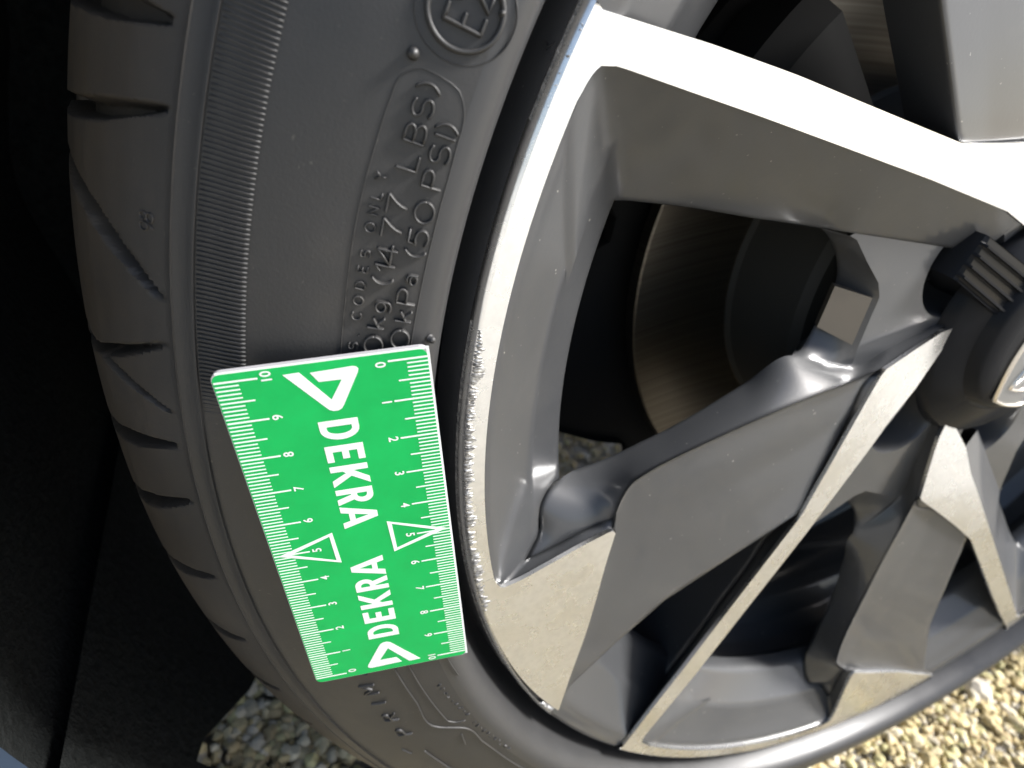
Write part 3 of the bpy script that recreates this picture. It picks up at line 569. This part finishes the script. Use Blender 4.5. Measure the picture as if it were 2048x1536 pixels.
# ------------------------------------------------------------------ damage gauge card
CS = .0098       # metres per printed centimetre
OX, AX, AY, AZ = Vector((-.28662, -.00196, -.01491)), Vector((.947, -.186, .263)), Vector((.272, .010, -.962)), Vector((.1785, .9835, .0607))
cm_ = Matrix((AX.normalized(), AY.normalized(), AZ.normalized())).transposed().to_4x4()
q_ = cm_.to_3x3().to_quaternion()
card = empty('damage_gauge', HUB + OX, 'green and white plastic measuring card with centimetre scales laid on the tyre', 'ruler')
card.rotation_mode = 'QUATERNION'; card.rotation_quaternion = q_
CW, Y0, Y1, TH = 4.33, -.24, 10.20, .11
def rrect(x0, y0, x1, y1, r, k=6):
    P = []
    for cx_, cy_, a in ((x1 - r, y0 + r, -90), (x1 - r, y1 - r, 0), (x0 + r, y1 - r, 90), (x0 + r, y0 + r, 180)):
        P += [(cx_ + r*math.cos(R(a + 90*i/k)), cy_ + r*math.sin(R(a + 90*i/k))) for i in range(k + 1)]
    return P
def cpart(name, polys_, mt, z0, z1, parent=card, rim_only=False):
    """flat shapes on the card: list of (outline, holes) in cm, from height z0 (front) back to z1"""
    mb = MB()
    for outl, hls in polys_:
        pl = [[Vector((x, y, 0)) for x, y in outl]] + [[Vector((x, y, 0)) for x, y in h] for h in hls]; fl = [p for q in pl for p in q]
        mb.add([(p.x * CS, p.y * CS, z0 * CS) for p in fl], tessellate_polygon(pl))
        for q in pl:
            kq = len(q); mb.add([(p.x*CS, p.y*CS, z0*CS) for p in q] + [(p.x*CS, p.y*CS, z1*CS) for p in q], [(i, (i+1) % kq, kq + (i+1) % kq, kq + i) for i in range(kq)])
    o = mb.build(name, mt, parent, smooth=False, auto=None, fix=True); return o
base = cpart('plate', [(rrect(0, Y0, CW, Y1, .2), [])], EDG, 0, TH)
cpart('green_face', [(rrect(.012, Y0 + .05, CW - .05, Y1 - .012, .17), [])], GRN, -.004, .001)
cpart('white_border', [(rrect(.10, Y0, CW, Y0 + .06, .025), []), (rrect(CW - .06, Y0 + .058, CW, Y1 - .04, .025), [])], WHT, -.002, .004)
def flip(p): return [(4.33 - x, 9.98 - y) for x, y in p]
def rect(x0, y0, x1, y1): return [(x0, y0), (x1, y0), (x1, y1), (x0, y1)]
ticks = []
for i in range(101):
    y = i * .1; ln_, w = (3.46, .020) if i % 10 == 0 else ((3.62, .017) if i % 5 == 0 else (3.84, .015))
    ticks.append(rect(ln_, y - w, CW - .03, y + w)); ticks.append(flip(rect(ln_, y - w - .02, CW - .03, y + w - .02)))
cpart('scale_marks', [(t, []) for t in ticks], WHT, -.008, -.003)['kind'] = 'stuff'
logo = [(1.36, .0), (1.68, -.01), (2.19, .74), (2.48, .28), (2.02, .27), (1.89, .03), (2.74, .0), (2.81, .02), (2.85, .07), (2.83, .15), (2.42, .90), (2.36, .99), (2.28, 1.03), (2.18, 1.03), (2.10, .99), (2.03, .90)]
cpart('logo_mark', [(logo, [])], WHT, -.008, -.003); cpart('logo_mark', [(flip(logo), [])], WHT, -.008, -.003)
# bold capitals: u along the word, v up (0..1)
def el(cx_, cy_, rx, ry, a0, a1, k=12): return [(cx_ + rx*math.cos(R(a0 + (a1-a0)*i/k)), cy_ + ry*math.sin(R(a0 + (a1-a0)*i/k))) for i in range(k + 1)]
Lt = {'D': ([(0, 0), (0, 1)] + el(.26, .5, .30, .5, 90, -90), [[(.17, .18), (.17, .82)] + el(.25, .5, .145, .32, 90, -90)]),
      'E': ([(0, 0), (0, 1), (.44, 1), (.44, .82), (.17, .82), (.17, .60), (.38, .60), (.38, .42), (.17, .42), (.17, .18), (.45, .18), (.45, 0)], []),
      'K': ([(0, 0), (0, 1), (.17, 1), (.17, .60), (.42, 1), (.61, 1), (.33, .53), (.63, 0), (.43, 0), (.23, .40), (.17, .32), (.17, 0)], []),
      'R': ([(0, 0), (0, 1)] + [(.24, 1)] + el(.25, .71, .24, .29, 90, -60, 10) + [(.52, 0), (.33, 0), (.20, .40), (.17, .40), (.17, 0)], [[(.17, .56), (.17, .83), (.23, .83)] + el(.23, .695, .10, .135, 90, -90, 8)]),
      'A': ([(-.02, 0), (.24, 1), (.42, 1), (.68, 0), (.50, 0), (.45, .21), (.21, .21), (.16, 0)], [[(.245, .37), (.33, .76), (.415, .37)]])}
def place(u, v, u0, su): return (1.80 + v * .83, u0 + u * su)
for flipit in (False, True):
    for ch, u0, su in (('D', 1.27, .93), ('E', 1.95, 1.0), ('K', 2.53, .96), ('R', 3.23, .90), ('A', 3.77, 1.0)):
        o_, h_ = Lt[ch]; P = [place(u, v, u0, su) for u, v in o_]; H = [[place(u, v, u0, su) for u, v in h] for h in h_]
        if flipit: P = flip(P); H = [flip(h) for h in H]
        cpart('printed_letter', [(P, H)], WHT, -.008, -.003)
tri = [(2.80, 4.43), (4.20, 4.98), (2.84, 5.48)]; tri_in = [(2.905, 4.53), (3.93, 4.965), (2.925, 5.365)]
cpart('pointer_mark', [(tri, [tri_in])], WHT, -.009, -.0025); cpart('pointer_mark', [(flip(tri), [flip(tri_in)])], WHT, -.009, -.0025)
dg = bpy.context.evaluated_depsgraph_get()
def digits(txt, x, y, turned):
    cu = bpy.data.curves.new('digits', 'FONT'); cu.body = txt; cu.size = .0029; cu.align_x = 'CENTER'; cu.align_y = 'CENTER'; cu.offset = .00005; cu.resolution_u = 4
    to = bpy.data.objects.new('digits', cu); me = bpy.data.meshes.new_from_object(to); bpy.data.objects.remove(to)
    V = [v.co.copy() for v in me.vertices]; F = [tuple(p.vertices) for p in me.polygons]; bpy.data.meshes.remove(me)
    s_ = -1 if turned else 1
    o = mesh('printed_number', [(x*CS + s_ * v.y * 1.0, y*CS + s_ * v.x * .95, -.00008) for v in V], F, WHT, card, smooth=False); return o
for i in range(11):
    digits(str(i), 3.29, i * .999 - (.0 if i else -.06), False)
    digits(str(i), 4.33 - 3.29 + .01, 9.98 - (i * .999 - (.0 if i else -.06)), True)
for o in card.children:
    if o.type == 'MESH' and o.name.startswith(('printed_number',)):
        s_ = sum(p.normal.z * p.area for p in o.data.polygons)
        if s_ > 0: o.data.flip_normals()

# ------------------------------------------------------------------ gravel
def ico(sub):
    bm = bmesh.new(); bmesh.ops.create_icosphere(bm, subdivisions=sub, radius=1); V = np.array([v.co[:] for v in bm.verts]); F = np.array([[v.index for v in f.verts] for f in bm.faces]); bm.free(); return V, F
IV, IF = ico(2); JV, JF = ico(1)
rng = np.random.default_rng(7)
SHAPES = []
for k in range(24):
    d = rng.normal(size=(7, 3)); d /= np.linalg.norm(d, axis=1)[:, None]; V = IV.copy()
    cut = rng.uniform(.55, .9, 7)
    for q, c in zip(d, cut):
        s_ = V @ q; over = np.clip(s_ - c, 0, None); V -= over[:, None] * q * .95
    V *= 1 + .06 * rng.normal(size=(len(V), 1)); SHAPES.append(V)
TINT = 1.0 * np.array([(.62, .53, .33), (.56, .46, .26), (.66, .59, .43), (.50, .41, .22), (.60, .50, .28), (.60, .54, .42), (.44, .35, .20), (.56, .51, .27)])
def stones(name, spots, **kw):
    VV, FF, CC = [], [], []; off = 0
    for x, y, z, s_ in spots:
        small = s_ < .0021; IF_ = JF if small else IF
        V = (JV * rng.uniform(.8, 1.2, (len(JV), 1)) if small else SHAPES[rng.integers(24)]) * (s_ * rng.uniform(.7, 1.3, 3)); 
        a, b_, c_ = rng.uniform(0, 6.28, 3); ca_, sa_ = math.cos(a), math.sin(a); cb_, sb_ = math.cos(b_), math.sin(b_)
        M_ = np.array([[ca_, -sa_, 0], [sa_, ca_, 0], [0, 0, 1]]) @ np.array([[cb_, 0, sb_], [0, 1, 0], [-sb_, 0, cb_]])
        V = V @ M_.T; V[:, 2] *= .85; V += (x, y, z); VV.append(V); FF.append(IF_ + off); off += len(V)
        t = TINT[rng.integers(len(TINT))] * rng.uniform(.75, 1.15); CC.append(np.repeat([[*t, 1]], len(V), 0))
    VV = np.concatenate(VV); FF = np.concatenate(FF); CC = np.concatenate(CC)
    me = bpy.data.meshes.new(name); me.vertices.add(len(VV)); me.vertices.foreach_set('co', VV.ravel()); me.loops.add(FF.size); me.loops.foreach_set('vertex_index', FF.ravel().astype(np.int32))
    me.polygons.add(len(FF)); me.polygons.foreach_set('loop_start', np.arange(0, FF.size, 3, dtype=np.int32)); me.polygons.foreach_set('loop_total', np.full(len(FF), 3, np.int32))
    me.update(calc_edges=True); at_ = me.color_attributes.new('tint', 'FLOAT_COLOR', 'POINT'); at_.data.foreach_set('color', CC.ravel()); me.materials.append(STN)
    me.polygons.foreach_set('use_smooth', [False] * len(FF)); me.update()
    return link(bpy.data.objects.new(name, me), None, **kw)
sp_ = []
def clear(x, y, s_): return not (abs(x) < .058 and .028 < y < .185)
for layer, (cnt, smin, smax) in enumerate(((9000, .0022, .0042), (1500, .0038, .0062), (42000, .0009, .0021))):
    for _ in range(cnt):
        x, y = rng.uniform(-.62, .85), rng.uniform(-.34, .52); s_ = rng.uniform(smin, smax)
        if clear(x, y, s_): sp_.append((x, y, s_ * .35 + layer % 2 * .002, s_))
for x0, x1, y0, y1, cnt in ((-.37, -.08, .03, .36, 7500), (.06, .62, -.05, .28, 8000), (-.12, .06, .2, .45, 1500)):
    for _ in range(cnt):
        x, y = rng.uniform(x0, x1), rng.uniform(y0, y1); s_ = rng.choice([rng.uniform(.0018, .0034), rng.uniform(.0030, .0052)], p=[.75, .25])
        if clear(x, y, s_): sp_.append((x, y, s_ * .4 + rng.uniform(0, .003), s_))
stones('gravel', sp_, label='cream and buff crushed stone covering the ground', kind='stuff')
for (x, y, s_), lb in (((.262, .026, .0105), 'large pale pointed stone among the gravel beside the tyre'), ((.150, .030, .0100), 'rounded pale pebble on the gravel close under the tyre edge')):
    o = stones('pebble', [(0, 0, s_ * .45, s_)], label=lb, cat='stone'); o.location = (x, y, 0)
    for d_ in o.data.color_attributes['tint'].data: d_.color = (.66, .60, .50, 1)
